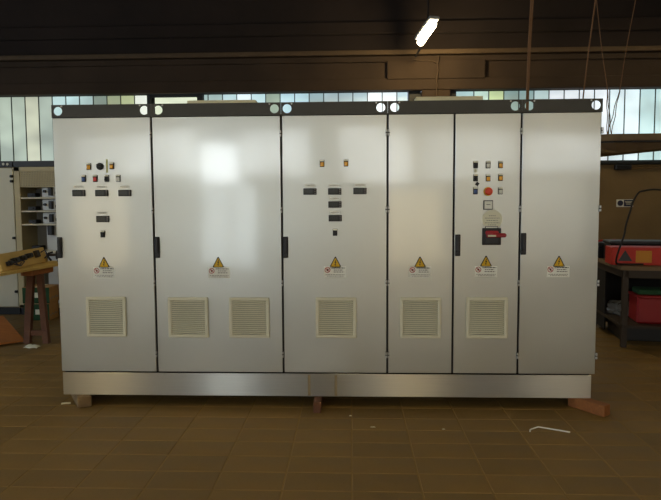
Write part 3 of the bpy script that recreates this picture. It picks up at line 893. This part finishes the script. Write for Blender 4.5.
obj('leg', leg((-2.66, 2.96, 0), (-2.56, 2.95, TZ - 0.028), 0.07, 0.06), M['brickwood'], t)
obj('leg', leg((-2.42, 2.96, 0), (-2.50, 2.95, TZ - 0.028), 0.07, 0.06), M['brickwood'], t)

t = thing('component_chassis', 'yellow-beige plate with dark wired components lying on the trestle table', 'chassis', (-1.48, 2.24, TZ))
Rc = Matrix.Rotation(math.pi / 2 + 0.05, 3, 'Z') @ Matrix.Rotation(-0.30, 3, 'X')
o0 = Vector((-1.54, 2.30, TZ + 0.096))
def CP(x, y, z):
    return o0 + Rc @ Vector((x, y, z))
obj('plate', B().box(CP(-0.02, 0, 0), (1.10, 0.030, 0.19), 0, 0.004, Rc), M['chassis'], t)
obj('support_strut', B().box(CP(0.2, 0.08, -0.045), (0.03, 0.16, 0.03), 0, 0.003, Matrix.Rotation(math.pi / 2 + 0.05, 3, 'Z')).box(CP(-0.3, 0.08, -0.045), (0.03, 0.16, 0.03), 0, 0.003, Matrix.Rotation(math.pi / 2 + 0.05, 3, 'Z')), M['galv'], t)
for x, z, w, h in ((0.06, 0.015, 0.12, 0.055), (-0.10, 0.0, 0.10, 0.06), (-0.28, -0.01, 0.13, 0.06), (-0.42, -0.03, 0.08, 0.05)):
    obj('contactor', B().box(CP(x, -0.035, z), (w, 0.05, h), 0, 0.005, Rc).box(CP(x, -0.065, z), (w * 0.5, 0.02, h * 0.6), 0, 0.003, Rc), M['black'], t)
obj('relay', B().box(CP(0.27, -0.03, 0.02), (0.09, 0.045, 0.085), 0, 0.006, Rc), M['benchsteel'], t)
for pts in ([(-0.42, -0.03, 0.0), (-0.38, -0.07, -0.03), (-0.30, -0.07, -0.08), (-0.20, -0.05, -0.05)], [(-0.22, -0.05, 0.0), (-0.18, -0.08, -0.05), (-0.25, -0.06, -0.085), (-0.34, -0.04, -0.05)], [(0.40, -0.02, 0.03), (0.44, -0.06, 0.05), (0.49, -0.05, -0.02), (0.43, -0.03, -0.05)]):
    obj('wire', B().tube([CP(*q) for q in pts], 0.007, 6), M['bluebox'], t)
t = thing('motor_unit', 'small black motor with a bent bracket on the table end beside the cabinet row', 'motor', (-1.40, 2.86, TZ))
obj('motor_body', B().cyl((-1.43, 2.87, TZ + 0.085), (-1.29, 2.89, TZ + 0.085), 0.060, 16).box((-1.36, 2.88, TZ + 0.012), (0.11, 0.09, 0.024), 0, 0.004), M['black'], t)
obj('shaft', B().cyl((-1.52, 2.857, TZ + 0.085), (-1.22, 2.90, TZ + 0.085), 0.016, 10), M['benchsteel'], t)
obj('bracket', B().tube([(-1.50, 2.86, TZ + 0.013), (-1.54, 2.86, TZ + 0.06), (-1.53, 2.86, TZ + 0.11), (-1.48, 2.86, TZ + 0.12)], 0.013, 8), M['rubber'], t)

# plywood sheet and scraps at the left
Rp = Matrix.Rotation(-0.22, 3, 'X')
v = [(-1.47, 2.10, 0.015), (-1.92, 1.70, 0.015), (-2.62, 2.35, 0.17), (-2.12, 2.78, 0.17)]
o = B().add([Vector(q) for q in v] + [Vector(q) + Vector((0.004, 0, 0.020)) for q in v], [(3, 2, 1, 0), (4, 5, 6, 7), (0, 1, 5, 4), (1, 2, 6, 5), (2, 3, 7, 6), (3, 0, 4, 7)])
tag(obj('plywood_sheet', o, M['plywood']), 'orange-brown plywood sheet lying askew on the floor at the left edge', 'board')
tag(obj('wood_offcut', B().box((-2.345, 2.535, 0.068), (0.09, 0.5, 0.136), 0, 0.004, -0.86), M['greywood']), 'timber offcut propping up the plywood sheet', 'wood block')


def crumple(cx, cy, z, sx, sy, h, n=7, seed=1):
    rnd = random.Random(seed); b = B(); v = []; f = []
    for i in range(n):
        for j in range(n):
            e = 0 if 0 < i < n - 1 and 0 < j < n - 1 else 1
            v.append((cx + sx * (i / (n - 1) - 0.5) * (1 + 0.2 * rnd.uniform(-1, 1)), cy + sy * (j / (n - 1) - 0.5) * (1 + 0.2 * rnd.uniform(-1, 1)), z + (0.002 if e else h * rnd.random())))
    for i in range(n - 1):
        for j in range(n - 1):
            a = i * n + j; f.append((a, a + n, a + n + 1, a + 1))
    return b.add(v, f, 0, True)


def solid(o, t=0.002):
    s_ = o.modifiers.new('thickness', 'SOLIDIFY'); s_.thickness = t; s_.offset = 1
    return o


tag(solid(obj('paper_scrap', crumple(-1.27, 1.90, 0, 0.17, 0.10, 0.03, 7, 3), M['cream'])), 'crumpled pale paper scrap on the floor by the trestle foot', 'scrap')
tag(obj('wood_splinter', B().box((0.02, 0.02, 0.006), (0.07, 0.02, 0.010), 0, 0.002, 0.3), M['palewood']), 'yellow wood splinter on the floor at the left timber block', 'scrap')
tag(obj('white_strip', B().tube([(3.563, -0.485, 0.006), (3.575, -0.45, 0.006), (3.645, -0.40, 0.006), (3.73, -0.44, 0.006), (3.835, -0.493, 0.006)], 0.005, 6), M['white']), 'bent white strip lying on the tiles before the right cabinets', 'scrap')
for k, (x, y, lb) in enumerate([(2.47, -0.42, 'white paper crumb on the tiles left of the middle joint line'), (2.97, -0.45, 'tiny white crumb on the tiles before the two-leaf cabinet'), (2.31, -0.2, 'tiny white crumb on the tiles close to the plinth')]):
    tag(obj('paper_crumb', crumple(x, y, 0, 0.035 if k == 0 else 0.02, 0.014, 0.008, 4, k), M['cream']), lb, 'scrap')

# ------------------------------------------------------------------ right background: workbench
t = thing('workbench', 'dark steel workbench with lower shelf right of the cabinets', 'workbench', (5.9, 2.5, 0.0))
BZ = 0.90
c0 = Vector((5.28, 2.0)); ex = Vector((0.985, -0.17)).normalized(); ey = Vector((0.13, 0.99)).normalized()
def bp(a, b):
    q = c0 + ex * a + ey * b
    return (q.x, q.y)
obj('worktop', B().prism([bp(-0.03, -0.03), bp(2.0, -0.03), bp(2.0, 1.3), bp(-0.03, 1.3)], 'z', BZ - 0.045, BZ), M['benchtop'], t)
obj('apron', B().prism([bp(0.02, 0.0), bp(1.95, 0.0), bp(1.95, 0.03), bp(0.02, 0.03)], 'z', BZ - 0.13, BZ - 0.046).prism([bp(0.0, 0.02), bp(0.03, 0.02), bp(0.03, 1.25), bp(0.0, 1.25)], 'z', BZ - 0.13, BZ - 0.046), M['benchsteel'], t)
obj('lower_shelf', B().prism([bp(0.0, 0.0), bp(1.95, 0.0), bp(1.95, 1.25), bp(0.0, 1.25)], 'z', 0.215, 0.245), M['benchsteel'], t)
obj('back_panel', B().prism([bp(0.03, 1.17), bp(1.93, 1.17), bp(1.93, 1.19), bp(0.03, 1.19)], 'z', 0.06, BZ - 0.05), M['gasket'], t)  # dark sheet added in place of shade under the bench
obj('side_panel', B().prism([bp(0.006, 0.70), bp(0.024, 0.70), bp(0.024, 1.2), bp(0.006, 1.2)], 'z', 0.06, BZ - 0.13), M['gasket'], t)  # second dark sheet for the shade at the bench side
for a, b in ((0.0, 0.0), (1.9, 0.0), (0.0, 1.2), (1.9, 1.2)):
    obj('leg', B().prism([bp(a, b), bp(a + 0.055, b), bp(a + 0.055, b + 0.055), bp(a, b + 0.055)], 'z', 0.0, BZ - 0.046), M['benchsteel'], t)


def bbox(a, b, w, d, h, z, mi=0, bev=0.006):
    q = bp(a + w / 2, b + d / 2)
    return B().box((q[0], q[1], z + h / 2), (w, d, h), mi, bev, math.atan2(ex.y, ex.x))


t = thing('red_box', 'red printed box with yellow patch on the front of the workbench', 'box', (*bp(0.2, 0.1), BZ))
obj('box_body', bbox(-0.09, 0.10, 0.62, 0.30, 0.195, BZ), M['boxred'], t)
q0 = [bp(a, 0.096) for a in (-0.03, 0.04, 0.115)]
fq = B()
fq.add([(q0[0][0], q0[0][1], BZ + 0.045), (q0[2][0], q0[2][1], BZ + 0.045), (q0[1][0], q0[1][1], BZ + 0.165)], [(0, 1, 2)])
solid(obj('dark_triangle_print', fq, M['black2'], t), 0.002)
obj('yellow_print', bbox(0.15, 0.096, 0.16, 0.004, 0.13, BZ + 0.03, 0, 0), M['boxyellow'], t)
t = thing('black_case', 'long black case lying behind the red box on the workbench', 'case', (*bp(0.3, 0.6), BZ))
obj('case_body', bbox(0.02, 0.55, 0.9, 0.35, 0.20, BZ, 0, 0.015), M['black'], t)
obj('case_lid', bbox(0.01, 0.54, 0.92, 0.37, 0.035, BZ + 0.20, 0, 0.01), M['black2'], t)
obj('handle', B().tube([(*bp(0.25, 0.52), BZ + 0.10), (*bp(0.25, 0.49), BZ + 0.10), (*bp(0.45, 0.49), BZ + 0.10), (*bp(0.45, 0.52), BZ + 0.10)], 0.012, 8), M['rubber'], t)
t = thing('toolbox', 'black toolbox beside the cabinet edge on the workbench', 'toolbox', (*bp(-0.0, 0.62), BZ))
obj('box_body', bbox(-0.16 + 0.14, 0.92, 0.30, 0.28, 0.14, BZ, 0, 0.012), M['black'], t)
obj('lid', bbox(-0.17 + 0.14, 0.91, 0.32, 0.30, 0.05, BZ + 0.14, 0, 0.015), M['black2'], t)
obj('latch', bbox(0.10, 0.905, 0.03, 0.012, 0.05, BZ + 0.11, 0, 0.003), M['chrome'], t)
q = bp(0.1, 1.05)
tag(obj('red_lead', B().tube([(q[0] - 0.10, q[1], BZ + 0.205), (q[0] - 0.04, q[1] - 0.03, BZ + 0.215), (q[0] + 0.02, q[1] + 0.02, BZ + 0.205), (q[0] + 0.09, q[1] - 0.02, BZ + 0.22), (q[0] + 0.15, q[1], BZ + 0.205)], 0.012, 8), M['boxred']), 'coiled red lead on top of the black toolbox', 'cable')
t = thing('storage_crate', 'black storage crate standing on the floor under the workbench shelf', 'crate', (*bp(0.7, 0.5), 0.0))  # added to darken the space below the shelf
obj('crate_body', bbox(0.10, 0.35, 1.5, 0.6, 0.17, 0.0, 0, 0.01), M['black'], t)
obj('crate_rim', bbox(0.09, 0.34, 1.52, 0.62, 0.02, 0.17, 0, 0.006), M['black2'], t)
t = thing('red_bin', 'red plastic bin on the lower shelf of the workbench', 'bin', (*bp(0.3, 0.1), 0.245))
obj('bin_body', bbox(0.20, 0.14, 0.45, 0.34, 0.30, 0.245, 0, 0.02), M['binred'], t)
obj('bin_rim', bbox(0.19, 0.13, 0.47, 0.36, 0.03, 0.53, 0, 0.008), M['binred'], t)
t = thing('tool_tray', 'green-grey tool tray under the workbench top above the red bin', 'tray', (*bp(0.4, 0.3), 0.565))
obj('tray_body', bbox(0.22, 0.18, 0.40, 0.26, 0.06, 0.562, 0, 0.01), M['green'], t)
# plastic bag on the lower shelf
rnd = random.Random(5); bm = bmesh.new(); bmesh.ops.create_icosphere(bm, subdivisions=3, radius=1.0)
q = bp(0.22, 0.76)
for v_ in bm.verts:
    k = 1 + 0.22 * math.sin(v_.co.x * 7 + 1) * math.cos(v_.co.y * 6) + 0.10 * rnd.uniform(-1, 1)
    v_.co = Vector((v_.co.x * 0.17 * k, v_.co.y * 0.22 * k, max(v_.co.z * 0.095 * k, -0.06)))
me = bpy.data.meshes.new('plastic_bag'); bm.to_mesh(me); bm.free(); me.materials.append(M['film'])
tag(obj('plastic_bag', me, None, None, (q[0], q[1], 0.306)), 'crumpled clear plastic bag on the lower shelf of the workbench', 'bag')
# hose arching over the bench
hp = [(6.05, 1.90, 0.013), (6.02, 1.92, 0.9), (5.90, 1.95, 1.50), (5.74, 1.96, 1.68), (5.58, 1.96, 1.725), (5.437, 1.95, 1.71), (5.376, 1.93, 1.685), (5.322, 1.92, 1.593), (5.289, 1.91, 1.487), (5.247, 1.90, 1.349), (5.234, 1.90, 1.253), (5.196, 1.90, 1.13), (5.165, 1.92, 0.993), (5.20, 1.99, 0.93), (5.28, 2.04, 0.916), (5.5, 2.02, 0.916)]
def smooth_pts(p, n=6):
    out = []
    P = [Vector(q) for q in p]
    for i in range(len(P) - 1):
        a, b, c_, d = P[max(i - 1, 0)], P[i], P[i + 1], P[min(i + 2, len(P) - 1)]
        for k in range(n):
            t_ = k / n
            out.append(0.5 * ((2 * b) + (c_ - a) * t_ + (2 * a - 5 * b + 4 * c_ - d) * t_ ** 2 + (3 * b - a - 3 * c_ + d) * t_ ** 3))
    return out + [P[-1]]
tag(obj('rubber_hose', B().tube(smooth_pts(hp), 0.010, 8), M['rubber']), 'black rubber hose arching over the workbench and the red box', 'hose')
# on the far wall: sign and crank box
t = thing('wall_sign', 'small white and dark blue notice on the brown far wall', 'sign', (7.18, 6.29, 1.56))
obj('sign_plate', B().box((7.185, 6.296, 1.562), (0.29, 0.008, 0.135)), M['white'], t)
obj('dark_panel', B().box((7.245, 6.291, 1.562), (0.155, 0.004, 0.115)), M['bluebox'], t)
obj('round_symbol', B().cyl((7.105, 6.292, 1.562), (7.105, 6.288, 1.562), 0.050, 20), M['bluebox'], t)
for k, z in enumerate((1.59, 1.57, 1.545)):
    obj('print_line', B().box((7.245, 6.2885, z), (0.12 - 0.02 * k, 0.002, 0.010)), M['cream'], t)
t = thing('wall_box', 'dark box with conduit on the far wall under the window sill', 'box', (7.11, 6.2, 2.17))
obj('box_body', B().box((7.11, 6.25, 2.19), (0.27, 0.10, 0.085), 0, 0.008), M['black'], t)
obj('conduit', B().cyl((7.24, 6.27, 2.215), (10.8, 6.27, 2.215), 0.012, 8).cyl((7.24, 6.27, 2.175), (10.8, 6.27, 2.175), 0.012, 8), M['greywood'], t)
